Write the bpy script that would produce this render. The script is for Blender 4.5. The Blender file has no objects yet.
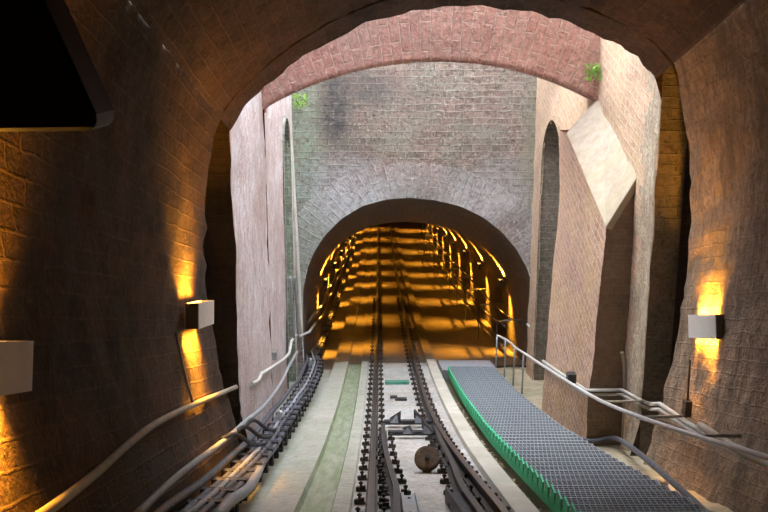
import bpy, bmesh, math, random
from mathutils import Vector, noise
random.seed(7)
SC = bpy.context.scene
COL = SC.collection
PI = math.pi

# ------------------------------------------------------------------ camera model (768x512 frame)
F = 900.0
TH = math.radians(13.0)
YAW = math.radians(0.32)
CZ = 8.0
CAM = Vector((0, 0, CZ))
fwd = Vector((math.sin(YAW)*math.cos(TH), math.cos(YAW)*math.cos(TH), -math.sin(TH)))
rgt = Vector((math.cos(YAW), -math.sin(YAW), 0))
upv = rgt.cross(fwd)
def ray(px, py): return fwd + rgt*((px-384)/F) + upv*((256-py)/F)
def PY(px, py, Y):
    d = ray(px, py); return CAM + d*(Y/d.y)
def PX(px, py, X):
    d = ray(px, py); return CAM + d*(X/d.x)

# ------------------------------------------------------------------ track profile (height of rail top along Y)
_pr = [(0, -1.62), (5, -2.15), (9.2, -2.48), (12, -2.70), (15.3, -2.90), (20.9, -3.0), (28.9, -2.75), (38.8, -1.95), (58.7, -0.26), (78, 2.6), (98, 5.9)]
PR = []
for D, yc in _pr:
    PR.append((D*math.cos(TH)+yc*math.sin(TH), CZ - D*math.sin(TH)+yc*math.cos(TH)))
def Zt(Y):
    n = len(PR)
    if Y <= PR[0][0]:
        s = (PR[1][1]-PR[0][1])/(PR[1][0]-PR[0][0]); return PR[0][1]+s*(Y-PR[0][0])
    if Y >= PR[-1][0]:
        s = (PR[-1][1]-PR[-2][1])/(PR[-1][0]-PR[-2][0]); return PR[-1][1]+s*(Y-PR[-1][0])
    for i in range(n-1):
        if PR[i][0] <= Y <= PR[i+1][0]: break
    def sl(k):
        if k <= 0: return (PR[1][1]-PR[0][1])/(PR[1][0]-PR[0][0])
        if k >= n-1: return (PR[-1][1]-PR[-2][1])/(PR[-1][0]-PR[-2][0])
        return (PR[k+1][1]-PR[k-1][1])/(PR[k+1][0]-PR[k-1][0])
    x0, y0 = PR[i]; x1, y1 = PR[i+1]; h = x1-x0; t = (Y-x0)/h
    return ((2*t**3-3*t**2+1)*y0 + (t**3-2*t**2+t)*h*sl(i) + (-2*t**3+3*t**2)*y1 + (t**3-t**2)*h*sl(i+1))
def PG(px, py, h=0.0):
    """pixel -> point on the surface that lies h above the rail tops"""
    d = ray(px, py); a, b = 3.0, 90.0
    t0 = a; f0 = (CAM+d*t0).z-Zt((CAM+d*t0).y)-h
    t = a
    while t < b:
        p = CAM+d*t
        if p.z-Zt(p.y)-h < 0:
            lo, hi = t-0.25, t
            for _ in range(20):
                m = (lo+hi)/2; p = CAM+d*m
                if p.z-Zt(p.y)-h < 0: hi = m
                else: lo = m
            return CAM+d*hi
        t += 0.25
    return CAM+d*b

Y_BACK = -5.0
Y_E, Y_F, Y_B0, Y_B1, Y_P = 12.34, 13.05, 14.06, 16.9, 23.5
Y_END = 84.0
XL, XR = -2.15, 4.06
WALL_TOP = CZ+5.6

# ------------------------------------------------------------------ materials
def new_mat(name):
    m = bpy.data.materials.new(name); m.use_nodes = True
    nt = m.node_tree; b = nt.nodes['Principled BSDF']; return m, nt, b
def nd(nt, t, **kw):
    n = nt.nodes.new(t)
    for k, v in kw.items():
        if k in n.inputs: n.inputs[k].default_value = v
        else: setattr(n, k, v)
    return n
def mixc(nt, fac, a, b, mode='MIX'):
    n = nt.nodes.new('ShaderNodeMix'); n.data_type = 'RGBA'; n.blend_type = mode
    for sock, v in ((n.inputs[0], fac), (n.inputs[6], a), (n.inputs[7], b)):
        if isinstance(v, bpy.types.NodeSocket): nt.links.new(v, sock)
        elif isinstance(v, (int, float)): sock.default_value = v
        else: sock.default_value = (*v, 1) if len(v) == 3 else v
    return n.outputs[2]
def ramp(nt, src, p0, p1):
    r = nt.nodes.new('ShaderNodeMapRange'); r.inputs[1].default_value = p0; r.inputs[2].default_value = p1
    nt.links.new(src, r.inputs[0]); return r.outputs[0]
def noise_tex(nt, vec, scale, detail=4, rough=.6):
    n = nd(nt, 'ShaderNodeTexNoise'); n.inputs['Scale'].default_value = scale
    n.inputs['Detail'].default_value = detail; n.inputs['Roughness'].default_value = rough
    nt.links.new(vec, n.inputs['Vector']); return n
def brick_mat(name, c1, c2, mortar, bw, rh, ms=.014, warp=.03, stain=None, stain_amt=.5, stain2=None, stain2_amt=.4,
              bump=.5, rough=.85, mottle=.35, off=.5, streak=None, streak_scale=(9, 9, .7), mortar_amt=1.0, vary=1.6, patches=(), mb=.7, blotch=.45, speck=0):
    m, nt, b = new_mat(name)
    uv = nd(nt, 'ShaderNodeUVMap'); uv.uv_map = 'UVMap'
    tc = nd(nt, 'ShaderNodeTexCoord')
    nw = noise_tex(nt, uv.outputs[0], 2.4, 5)
    vm = nd(nt, 'ShaderNodeVectorMath', operation='MULTIPLY_ADD')
    nt.links.new(nw.outputs['Color'], vm.inputs[0]); vm.inputs[1].default_value = (warp*2, warp*2, 0); nt.links.new(uv.outputs[0], vm.inputs[2])
    bt = nd(nt, 'ShaderNodeTexBrick'); nt.links.new(vm.outputs[0], bt.inputs['Vector'])
    bt.inputs['Scale'].default_value = 1; bt.inputs['Brick Width'].default_value = bw; bt.inputs['Row Height'].default_value = rh
    bt.inputs['Mortar Size'].default_value = ms; bt.inputs['Mortar Smooth'].default_value = .6; bt.offset = off
    bt.inputs['Color1'].default_value = (*c1, 1); bt.inputs['Color2'].default_value = (*c2, 1)
    bt.inputs['Mortar'].default_value = (*mortar, 1); bt.inputs['Bias'].default_value = -.1
    n1 = noise_tex(nt, tc.outputs['Object'], 1.1, 5, .65)
    n2 = noise_tex(nt, tc.outputs['Object'], 9, 5, .7)
    n3 = noise_tex(nt, tc.outputs['Object'], .6, 4, .6)
    n4 = noise_tex(nt, tc.outputs['Object'], 28, 3, .6)
    base = mixc(nt, mortar_amt, mixc(nt, .5, c1, c2), bt.outputs['Color'])
    v = ramp(nt, n2.outputs['Fac'], .3, .7)
    dark = mixc(nt, v, tuple(x*(1-mottle) for x in c1), tuple(min(1, x*(1+mottle)) for x in c2))
    col = mixc(nt, blotch, base, dark)
    if stain: col = mixc(nt, mul(nt, ramp(nt, n1.outputs['Fac'], .42, .68), stain_amt), col, stain)
    if stain2: col = mixc(nt, mul(nt, ramp(nt, n3.outputs['Fac'], .48, .66), stain2_amt), col, stain2)
    if speck:
        n6 = noise_tex(nt, tc.outputs['Object'], 15, 4, .75)
        col = mixc(nt, mul(nt, ramp(nt, n6.outputs['Fac'], .52, .66), speck), col, tuple(x*.28 for x in c1))
        n7 = noise_tex(nt, tc.outputs['Object'], 11, 4, .75)
        col = mixc(nt, mul(nt, ramp(nt, n7.outputs['Fac'], .55, .68), speck*.8), col, tuple(min(1, x*1.35) for x in mortar))
    if streak:
        mp = nd(nt, 'ShaderNodeMapping'); mp.inputs['Scale'].default_value = streak_scale
        nt.links.new(tc.outputs['Object'], mp.inputs['Vector'])
        n5 = noise_tex(nt, mp.outputs[0], 1.0, 5, .7)
        col = mixc(nt, mul(nt, ramp(nt, n5.outputs['Fac'], .45, .62), .8), col, streak)
    for (px_, pz_), (rx_, rz_), c_, amt_ in patches:
        sx_ = nd(nt, 'ShaderNodeVectorMath', operation='SUBTRACT'); nt.links.new(tc.outputs['Object'], sx_.inputs[0]); sx_.inputs[1].default_value = (px_, 0, pz_)
        sm_ = nd(nt, 'ShaderNodeVectorMath', operation='MULTIPLY'); nt.links.new(sx_.outputs[0], sm_.inputs[0]); sm_.inputs[1].default_value = (1/rx_, 0, 1/rz_)
        ln_ = nd(nt, 'ShaderNodeVectorMath', operation='LENGTH'); nt.links.new(sm_.outputs[0], ln_.inputs[0])
        fa_ = ramp(nt, ln_.outputs['Value'], 1.15, .45); mm = nd(nt, 'ShaderNodeMath', operation='MULTIPLY')
        nt.links.new(fa_, mm.inputs[0]); nt.links.new(ramp(nt, n2.outputs['Fac'], .30, .60), mm.inputs[1]); col = mixc(nt, mul(nt, mm.outputs[0], amt_), col, c_)
    nt.links.new(col, b.inputs['Base Color']); b.inputs['Roughness'].default_value = rough
    hb = nd(nt, 'ShaderNodeMath', operation='MULTIPLY'); nt.links.new(bt.outputs['Fac'], hb.inputs[0]); hb.inputs[1].default_value = -mb
    ha = nd(nt, 'ShaderNodeMath', operation='MULTIPLY_ADD'); nt.links.new(n2.outputs['Fac'], ha.inputs[0]); ha.inputs[1].default_value = vary; nt.links.new(hb.outputs[0], ha.inputs[2])
    hc = nd(nt, 'ShaderNodeMath', operation='MULTIPLY_ADD'); nt.links.new(n4.outputs['Fac'], hc.inputs[0]); hc.inputs[1].default_value = .5; nt.links.new(ha.outputs[0], hc.inputs[2])
    bp = nd(nt, 'ShaderNodeBump'); bp.inputs['Strength'].default_value = bump; bp.inputs['Distance'].default_value = .045
    nt.links.new(hc.outputs[0], bp.inputs['Height']); nt.links.new(bp.outputs[0], b.inputs['Normal'])
    return m
def mul(nt, s, k):
    n = nd(nt, 'ShaderNodeMath', operation='MULTIPLY'); nt.links.new(s, n.inputs[0]); n.inputs[1].default_value = k; return n.outputs[0]
def rough_mat(name, c1, c2, scale=6, c3=None, c3s=1.2, c3a=.6, rough=.8, bump=.3, metal=0, dist=.02, stretch=(1, 1, 1), spec=.5, joint=None):
    m, nt, b = new_mat(name)
    tc = nd(nt, 'ShaderNodeTexCoord'); mp = nd(nt, 'ShaderNodeMapping'); mp.inputs['Scale'].default_value = stretch
    nt.links.new(tc.outputs['Object'], mp.inputs['Vector'])
    n1 = noise_tex(nt, mp.outputs[0], scale, 6, .65)
    col = mixc(nt, ramp(nt, n1.outputs['Fac'], .35, .65), c1, c2)
    if c3:
        n2 = noise_tex(nt, mp.outputs[0], c3s, 4, .6)
        col = mixc(nt, mul(nt, ramp(nt, n2.outputs['Fac'], .45, .65), c3a), col, c3)
    nt.links.new(col, b.inputs['Base Color'])
    b.inputs['Roughness'].default_value = rough; b.inputs['Metallic'].default_value = metal
    b.inputs['Specular IOR Level'].default_value = spec
    bp = nd(nt, 'ShaderNodeBump'); bp.inputs['Strength'].default_value = bump; bp.inputs['Distance'].default_value = dist
    nt.links.new(n1.outputs['Fac'], bp.inputs['Height']); nt.links.new(bp.outputs[0], b.inputs['Normal'])
    return m
def emit_mat(name, col, s):
    m, nt, b = new_mat(name); b.inputs['Base Color'].default_value = (*col, 1)
    b.inputs['Emission Color'].default_value = (*col, 1); b.inputs['Emission Strength'].default_value = s; return m

M = {}
def PP(px, py): return PY(px, py, Y_P)
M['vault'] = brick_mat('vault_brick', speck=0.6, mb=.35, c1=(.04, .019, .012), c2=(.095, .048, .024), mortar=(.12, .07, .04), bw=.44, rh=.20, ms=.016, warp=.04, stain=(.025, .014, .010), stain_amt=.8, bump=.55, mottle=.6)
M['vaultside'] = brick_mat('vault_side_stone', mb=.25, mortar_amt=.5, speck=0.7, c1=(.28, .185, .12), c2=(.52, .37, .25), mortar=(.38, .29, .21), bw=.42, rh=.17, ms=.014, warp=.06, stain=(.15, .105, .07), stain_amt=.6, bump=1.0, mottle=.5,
                          streak=(.16, .12, .09), streak_scale=(5, 5, .7))
M['recess'] = brick_mat('shaded_recess_brick', (.055, .036, .026), (.08, .052, .036), (.08, .058, .042), .34, .12, stain=(.10, .06, .04), bump=.6)  # brick colour darkened to carry the shade inside the side recesses
M['leftwall'] = brick_mat('left_wall_stone', speck=0.3, c1=(.62, .47, .47), c2=(.86, .78, .81), mortar=(.78, .74, .76), bw=.42, rh=.17, ms=.010, warp=.05, stain=(.90, .88, .95), stain_amt=.9, stain2=(.46, .27, .24), stain2_amt=.35,
                          bump=.8, mottle=.35, streak=(.56, .42, .42), streak_scale=(6, 6, 2.2), mortar_amt=.45)
M['rightwall'] = brick_mat('right_wall_brick', speck=0.35, c1=(.52, .33, .23), c2=(.70, .50, .36), mortar=(.80, .70, .58), bw=.40, rh=.15, ms=.014, warp=.03, stain=(.66, .50, .30), stain_amt=.6, stain2=(.40, .28, .20), stain2_amt=.5, bump=.6, mottle=.3)
M['column'] = brick_mat('column_stone', speck=0.7, c1=(.56, .43, .31), c2=(.80, .66, .51), mortar=(.6, .52, .42), bw=.42, rh=.17, ms=.01, warp=.08, stain=(.34, .25, .18), stain_amt=.6, bump=1.0, mottle=.5, mortar_amt=.4,
                        streak=(.40, .29, .20), streak_scale=(7, 7, 1.5))
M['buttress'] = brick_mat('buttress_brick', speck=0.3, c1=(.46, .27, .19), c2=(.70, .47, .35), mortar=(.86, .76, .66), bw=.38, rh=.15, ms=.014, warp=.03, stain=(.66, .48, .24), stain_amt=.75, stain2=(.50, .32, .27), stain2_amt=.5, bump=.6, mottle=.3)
M['front'] = brick_mat('shaded_front_brick', (.22, .15, .10), (.30, .21, .145), (.27, .21, .16), .36, .13, ms=.012, warp=.03, stain=(.16, .10, .07), bump=.5, mottle=.3)  # darker copy of the buttress brick, shade of the front face painted in
M['portal'] = brick_mat('portal_brick', speck=0.75, c1=(.14, .095, .08), c2=(.36, .27, .23), mortar=(.48, .44, .40), bw=.50, rh=.175, ms=.018, warp=.06, stain=(.30, .33, .27), stain_amt=.55, stain2=(.15, .14, .13), stain2_amt=.45, bump=1.0, mottle=.5,
    patches=[((-2.1, PP(296, 190).z), (.75, 4.5), (.30, .40, .31), .85), ((4.15, PP(530, 150).z), (.5, 3.5), (.26, .26, .18), .7), ((PP(335, 110).x, PP(335, 110).z), (.5, 1.1), (.05, .055, .06), .9), ((PP(365, 88).x, PP(365, 88).z), (1.2, .5), (.08, .085, .09), .7), ((PP(345, 185).x, PP(345, 190).z), (1.5, 1.0), (.55, .58, .64), .6), ((PP(500, 190).x, PP(500, 200).z), (1.0, 1.3), (.54, .52, .55), .5)])
M['portalring'] = brick_mat('voussoir_brick', speck=0.7, c1=(.24, .18, .165), c2=(.40, .33, .31), mortar=(.55, .52, .51), bw=.55, rh=.19, ms=.018, warp=.05, stain=(.42, .44, .44), stain_amt=.7, stain2=(.2, .2, .18), stain2_amt=.5, bump=1.0, mottle=.45, off=.3,
    patches=[((-2.0, PP(300, 250).z), (.9, 2.5), (.40, .47, .42), .8), ((PP(350, 200).x, PP(350, 200).z), (1.3, .9), (.62, .65, .70), .7), ((PP(480, 195).x, PP(480, 200).z), (1.2, .7), (.60, .58, .60), .6)])
M['niche'] = brick_mat('niche_stone', speck=0.6, c1=(.20, .16, .12), c2=(.32, .26, .21), mortar=(.30, .27, .23), bw=.34, rh=.16, ms=.014, warp=.05, stain=(.14, .15, .10), bump=.8)
M['arch'] = brick_mat('arch_brick', speck=0.5, c1=(.44, .20, .17), c2=(.60, .34, .28), mortar=(.68, .54, .48), bw=.52, rh=.19, ms=.017, warp=.025, stain=(.36, .24, .20), stain_amt=.4, stain2=(.50, .38, .34), stain2_amt=.5, bump=.9, mottle=.45, off=.37)
M['mossy'] = brick_mat('mossy_stone', speck=0.7, c1=(.22, .25, .20), c2=(.36, .42, .34), mortar=(.50, .55, .48), bw=.3, rh=.2, ms=.014, warp=.05, stain=(.16, .22, .13), bump=.8)
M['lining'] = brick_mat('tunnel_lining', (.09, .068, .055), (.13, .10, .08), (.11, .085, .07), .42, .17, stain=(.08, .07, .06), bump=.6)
M['coping'] = rough_mat('coping_concrete', (.38, .30, .235), (.52, .44, .36), 5, (.42, .39, .25), 1.3, .6, bump=.3)
M['slab'] = brick_mat('track_concrete', (.50, .48, .45), (.74, .71, .67), (.22, .20, .18), 6, .95, ms=.012, warp=.02, stain=(.32, .29, .25), stain_amt=.6, stain2=(.52, .58, .62), stain2_amt=.6, bump=.35, mottle=.25, mb=.3, vary=.6, rough=.6, speck=.75)
M['slabgreen'] = brick_mat('side_concrete', (.40, .41, .35), (.58, .59, .52), (.27, .28, .23), 6, .5, ms=.012, warp=.03, stain=(.32, .36, .26), stain_amt=.6, stain2=(.55, .50, .46), stain2_amt=.5, bump=.35, mottle=.25, mb=.3, vary=.6, rough=.6, speck=.5)
M['channel'] = rough_mat('mossy_channel', (.22, .26, .17), (.40, .44, .34), 4, (.19, .27, .12), 1.3, .8, bump=.3, rough=.6, stretch=(2.4, .35, 1))
M['kerb'] = rough_mat('kerb_concrete', (.56, .52, .45), (.72, .68, .60), 4, (.42, .42, .32), 1.0, .5, bump=.2)
M['soil'] = rough_mat('damp_soil', (.11, .085, .05), (.23, .19, .12), 9, (.15, .17, .07), 1.8, .7, bump=.7, dist=.05)
M['sand'] = rough_mat('sandy_ground', (.36, .30, .20), (.54, .46, .34), 6, (.26, .27, .15), 1.1, .7, bump=.5)
M['tunnelfloor'] = rough_mat('shaded_floor_concrete', (.13, .105, .085), (.19, .16, .13), 4, (.09, .07, .055), 1.2, .5, bump=.2, rough=.5)  # concrete darkened to paint in the shade past the tunnel mouth
M['rail'] = rough_mat('rail_steel', (.06, .058, .06), (.11, .105, .105), 12, rough=.5, metal=.5, bump=.1)
M['railhead'] = rough_mat('rail_head', (.30, .30, .32), (.38, .38, .40), 20, rough=.30, metal=.9, bump=.02)
M['clip'] = rough_mat('clip_iron', (.05, .042, .038), (.11, .09, .075), 15, rough=.6, metal=.4, bump=.2)
M['iron'] = rough_mat('dark_iron', (.035, .035, .04), (.08, .08, .085), 12, rough=.5, metal=.5, bump=.15)
M['galv'] = rough_mat('galvanised_steel', (.32, .35, .38), (.46, .49, .52), 12, rough=.42, metal=.75, bump=.1)
M['grate'] = rough_mat('grating_steel', (.34, .39, .44), (.48, .53, .58), 10, rough=.55, metal=.15, bump=.1)
M['pipe'] = rough_mat('grey_pipe', (.55, .55, .55), (.70, .69, .67), 8, rough=.5, bump=.05)
M['pipewarm'] = rough_mat('dusty_pipe', (.34, .29, .23), (.46, .40, .32), 8, rough=.6, bump=.1)
M['cable'] = rough_mat('cable_sheath', (.07, .075, .10), (.17, .18, .23), 14, rough=.45, bump=.1)
M['cablegrey'] = rough_mat('grey_cable_sheath', (.30, .32, .36), (.42, .44, .48), 14, rough=.5, bump=.1)
M['green'] = rough_mat('green_paint', (.04, .62, .30), (.08, .80, .42), 8, rough=.5, bump=.05)
M['greenbar'] = rough_mat('faded_green_paint', (.05, .26, .18), (.12, .36, .26), 8, rough=.6, bump=.1)
M['lamp'] = rough_mat('lamp_housing', (.78, .77, .73), (.84, .83, .80), 6, rough=.5, bump=.03)
M['lampend'] = rough_mat('lamp_end_plate', (.20, .18, .15), (.26, .24, .2), 6, rough=.5, bump=.03)
M['glow'] = emit_mat('lamp_glow', (1, .55, .12), 9)
M['rust'] = rough_mat('rusty_iron', (.09, .055, .03), (.20, .125, .07), 12, (.07, .05, .04), 4, .6, rough=.8, bump=.4)
M['navy'] = rough_mat('blue_black_stand_in', (.008, .010, .016), (.014, .017, .024), 6, rough=.6, bump=.03)  # colour of the made-up dark panel at the upper left
M['leaf'] = rough_mat('green_leaf', (.16, .34, .05), (.30, .52, .10), 8, rough=.6, bump=.1)
M['dryleaf'] = rough_mat('dry_leaf', (.52, .40, .20), (.72, .60, .38), 9, rough=.8, bump=.1)
M['white'] = rough_mat('white_tag', (.7, .72, .75), (.8, .82, .85), 5, rough=.5, bump=.02)
M['stonestrip'] = rough_mat('pale_stone', (.52, .50, .44), (.70, .67, .60), 6, (.46, .52, .42), 1.5, .6, bump=.4)

# ------------------------------------------------------------------ mesh builder
class MB:
    def __init__(s): s.v = []; s.f = []; s.uv = []; s.mi = []; s.sm = []
    def face(s, pts, uvs=None, mi=0, smooth=False):
        i = len(s.v); s.v += [tuple(p) for p in pts]; s.f.append(tuple(range(i, i+len(pts))))
        if uvs is None:
            P = [Vector(p) for p in pts]; n = (P[1]-P[0]).cross(P[2]-P[0])
            ax = max(range(3), key=lambda k: abs(n[k])) if n.length > 0 else 2
            a, b = [(1, 2), (0, 2), (0, 1)][ax]; uvs = [(p[a], p[b]) for p in P]
        s.uv.append(uvs); s.mi.append(mi); s.sm.append(smooth)
    def grid(s, fn, us, vs, uvfn=None, flip=False, mi=0, smooth=True, skip=None):
        base = len(s.v); nu, nv = len(us), len(vs)
        for u in us:
            for v in vs: s.v.append(tuple(fn(u, v)))
        for i in range(nu-1):
            for j in range(nv-1):
                if skip and skip((us[i]+us[i+1])/2, (vs[j]+vs[j+1])/2): continue
                q = [(i, j), (i+1, j), (i+1, j+1), (i, j+1)]
                if flip: q.reverse()
                s.f.append(tuple(base+a*nv+b for a, b in q))
                s.uv.append([uvfn(us[a], vs[b]) if uvfn else (us[a], vs[b]) for a, b in q]); s.mi.append(mi); s.sm.append(smooth)
    def box(s, c, d, rz=0, rx=0, mi=0):
        cx, cy, cz = c; dx, dy, dz = d[0]/2, d[1]/2, d[2]/2
        P = []
        for a in (-1, 1):
            for b in (-1, 1):
                for e in (-1, 1):
                    x, y, z = a*dx, b*dy, e*dz
                    if rx: y, z = y*math.cos(rx)-z*math.sin(rx), y*math.sin(rx)+z*math.cos(rx)
                    if rz: x, y = x*math.cos(rz)-y*math.sin(rz), x*math.sin(rz)+y*math.cos(rz)
                    P.append((cx+x, cy+y, cz+z))
        for q in ((0, 1, 3, 2), (4, 6, 7, 5), (0, 4, 5, 1), (2, 3, 7, 6), (0, 2, 6, 4), (1, 5, 7, 3)):
            s.face([P[k] for k in q], mi=mi)
    def tube(s, pts, r, n=8, smooth_path=True, cap=True):
        P = [Vector(p) for p in pts]
        if smooth_path and len(P) > 2:
            Q = []
            for i in range(len(P)-1):
                p0 = P[max(i-1, 0)]; p1 = P[i]; p2 = P[i+1]; p3 = P[min(i+2, len(P)-1)]
                for k in range(4):
                    t = k/4
                    Q.append(.5*((2*p1)+(-p0+p2)*t+(2*p0-5*p1+4*p2-p3)*t*t+(-p0+3*p1-3*p2+p3)*t**3))
            Q.append(P[-1]); P = Q
        base = len(s.v); ref = Vector((0, 0, 1))
        for i, p in enumerate(P):
            t = (P[min(i+1, len(P)-1)]-P[max(i-1, 0)]).normalized()
            rf = ref if abs(t.z) < .9 else Vector((1, 0, 0))
            a = t.cross(rf).normalized(); b = a.cross(t).normalized()
            for k in range(n):
                w = 2*PI*k/n; s.v.append(tuple(p+a*(r*math.cos(w))+b*(r*math.sin(w))))
        for i in range(len(P)-1):
            for k in range(n):
                k2 = (k+1) % n
                s.f.append((base+i*n+k, base+i*n+k2, base+(i+1)*n+k2, base+(i+1)*n+k)); s.uv.append([(0, 0)]*4); s.mi.append(0); s.sm.append(True)
        if cap:
            for o in (0, (len(P)-1)*n):
                s.f.append(tuple(base+o+k for k in range(n))); s.uv.append([(0, 0)]*n); s.mi.append(0); s.sm.append(False)
    def prism(s, poly, ext):
        """poly: list of 3-D points; extruded by vector ext"""
        P = [Vector(p) for p in poly]; E = Vector(ext); n = len(P)
        s.face(P); s.face([p+E for p in reversed(P)])
        for i in range(n):
            a, b = P[i], P[(i+1) % n]; s.face([b, a, a+E, b+E])
    def sweep(s, prof, Ys, xf, zf, mi=None, closed=True):
        """profile (x,z) swept along Y"""
        n = len(prof); base = len(s.v)
        for Y in Ys:
            for x, z in prof: s.v.append((xf(Y)+x, Y, zf(Y)+z))
        for i in range(len(Ys)-1):
            for k in range(n if closed else n-1):
                k2 = (k+1) % n
                s.f.append((base+i*n+k, base+(i+1)*n+k, base+(i+1)*n+k2, base+i*n+k2))
                s.uv.append([(Ys[i], prof[k][0]), (Ys[i+1], prof[k][0]), (Ys[i+1], prof[k2][0]), (Ys[i], prof[k2][0])])
                s.mi.append(mi[k] if mi else 0); s.sm.append(False)
        if closed:
            for i in (0, len(Ys)-1):
                s.f.append(tuple(base+i*n+k for k in range(n))); s.uv.append([(0, 0)]*n); s.mi.append(0); s.sm.append(False)
    def build(s, name, mats, parent=None, weld=True, origin=None):
        me = bpy.data.meshes.new(name)
        o = Vector(origin) if origin is not None else None
        vs = [tuple(Vector(v)-o) for v in s.v] if o is not None else s.v
        me.from_pydata(vs, [], s.f)
        ul = me.uv_layers.new(name='UVMap'); k = 0
        for uvs in s.uv:
            for uv in uvs: ul.data[k].uv = uv; k += 1
        me.polygons.foreach_set('material_index', s.mi); me.polygons.foreach_set('use_smooth', s.sm)
        for m in (mats if isinstance(mats, (list, tuple)) else [mats]): me.materials.append(m)
        if weld:
            bm = bmesh.new(); bm.from_mesh(me); bmesh.ops.remove_doubles(bm, verts=bm.verts, dist=1e-5)
            bmesh.ops.recalc_face_normals(bm, faces=bm.faces); bm.to_mesh(me); bm.free()
        me.update()
        ob = bpy.data.objects.new(name, me); COL.objects.link(ob)
        if o is not None: ob.location = o
        if parent: ob.parent = parent
        return ob
def tag(o, label, cat, group=None, kind=None):
    o['label'] = label; o['category'] = cat
    if group: o['group'] = group
    if kind: o['kind'] = kind
    return o
def struct(o, label=None, cat=None):
    o['kind'] = 'structure'
    if label: o['label'] = label
    if cat: o['category'] = cat
    return o
def empty(name, loc, label, cat, group=None):
    o = bpy.data.objects.new(name, None); COL.objects.link(o); o.location = loc; o.empty_display_size = .2
    return tag(o, label, cat, group)
def local(o, mb_obj):   # parent keeping world placement (meshes built in world coordinates)
    mb_obj.parent = o; mb_obj.location = Vector(mb_obj.location)-o.location; return mb_obj
def copy_tree(o, parent=None):
    c = o.copy(); COL.objects.link(c)
    if parent: c.parent = parent
    for ch in list(o.children): copy_tree(ch, c)
    return c
def lin(a, b, step):
    n = max(1, int(math.ceil(abs(b-a)/step))); return [a+(b-a)*i/n for i in range(n+1)]
CA, SA = math.cos(math.radians(17)), math.sin(math.radians(17))
def cuv(y, z): return (y*CA+z*SA, z*CA-y*SA)
def nz(p, s, a): return (noise.noise(Vector(p)*s))*a
def rz3(x, y, z, a=.03):
    return nz((x, y, z), 1.3, a)+nz((x+9, y, z), 4.5, a*.6)

# ------------------------------------------------------------------ near vault: section traced from its open end
top_px = [(225, 125), (233.5, 113), (264, 84.6), (299.6, 56), (333, 34), (376, 16), (420, 6.5), (462, 2.5), (500, 4), (541, 13), (582, 26), (616, 41), (646.5, 59), (663.4, 73)]
left_px = [(250, 475), (243, 455), (234, 425), (223, 385), (213, 340), (207, 300), (203, 250), (203, 200), (207, 165), (215, 142)]
right_px = [(676, 92), (686, 120), (691, 150), (693, 190), (692, 225), (689, 260), (683, 310), (674, 360), (662, 410), (648, 450), (638, 480)]
def sec(pts, Y): return [((q := PY(px, py, Y)).x, q.z-Zt(Y)) for px, py in pts]
SECT = sec(left_px, Y_E) + sec(top_px, Y_F) + sec(right_px, Y_E)
NL, NT = len(left_px), len(top_px)
for _ in range(2):
    SECT = [SECT[0]]+[((a[0]+2*b[0]+c[0])/4, (a[1]+2*b[1]+c[1])/4) for a, b, c in zip(SECT, SECT[1:], SECT[2:])]+[SECT[-1]]
SECT = [(SECT[0][0], -1.0)] + SECT + [(SECT[-1][0], -1.0)]
arc = [0.0]
for a, b in zip(SECT, SECT[1:]): arc.append(arc[-1]+math.hypot(b[0]-a[0], b[1]-a[1]))
def sect_at(t):
    for i in range(len(arc)-1):
        if t <= arc[i+1] or i == len(arc)-2:
            k = (t-arc[i])/(arc[i+1]-arc[i]); a, b = SECT[i], SECT[i+1]
            return a[0]+(b[0]-a[0])*k, a[1]+(b[1]-a[1])*k
def sect_x_at(zr, side):
    best = None
    for a, b in zip(SECT, SECT[1:]):
        if (a[1]-zr)*(b[1]-zr) <= 0 and a[1] != b[1]:
            x = a[0]+(b[0]-a[0])*(zr-a[1])/(b[1]-a[1])
            if best is None or (side < 0 and x < best) or (side > 0 and x > best): best = x
    return best
T_L = arc[NL+1]        # first top point
T_R = arc[NL+NT]       # last top point
CXV, CZV = 1.0, 2.0
def vault_pt(t, Y):
    x, z = sect_at(t); d = Vector((x-CXV, z-CZV)).normalized()
    a = .022*nz((x, Y, z), 2.6, 1)+.018*nz((x+5, Y, z), 6, 1)
    return (x+d.x*a*2, Y, z+d.y*a*2+Zt(Y))
ys_n = lin(Y_BACK, Y_E, .16)
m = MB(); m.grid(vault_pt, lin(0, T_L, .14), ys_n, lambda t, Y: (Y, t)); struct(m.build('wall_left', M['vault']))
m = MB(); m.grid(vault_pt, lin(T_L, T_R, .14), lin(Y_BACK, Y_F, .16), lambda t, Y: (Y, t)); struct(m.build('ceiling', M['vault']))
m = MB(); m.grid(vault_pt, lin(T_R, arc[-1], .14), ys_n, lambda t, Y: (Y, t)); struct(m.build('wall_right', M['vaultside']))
# unseen wall added behind the viewer to keep sky light out of the tunnel
m = MB(); m.face([(-4, Y_BACK, Zt(Y_BACK)-2), (6.5, Y_BACK, Zt(Y_BACK)-2), (6.5, Y_BACK, Zt(Y_BACK)+8), (-4, Y_BACK, Zt(Y_BACK)+8)])
struct(m.build('wall_light_stop', M['vault']))
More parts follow.
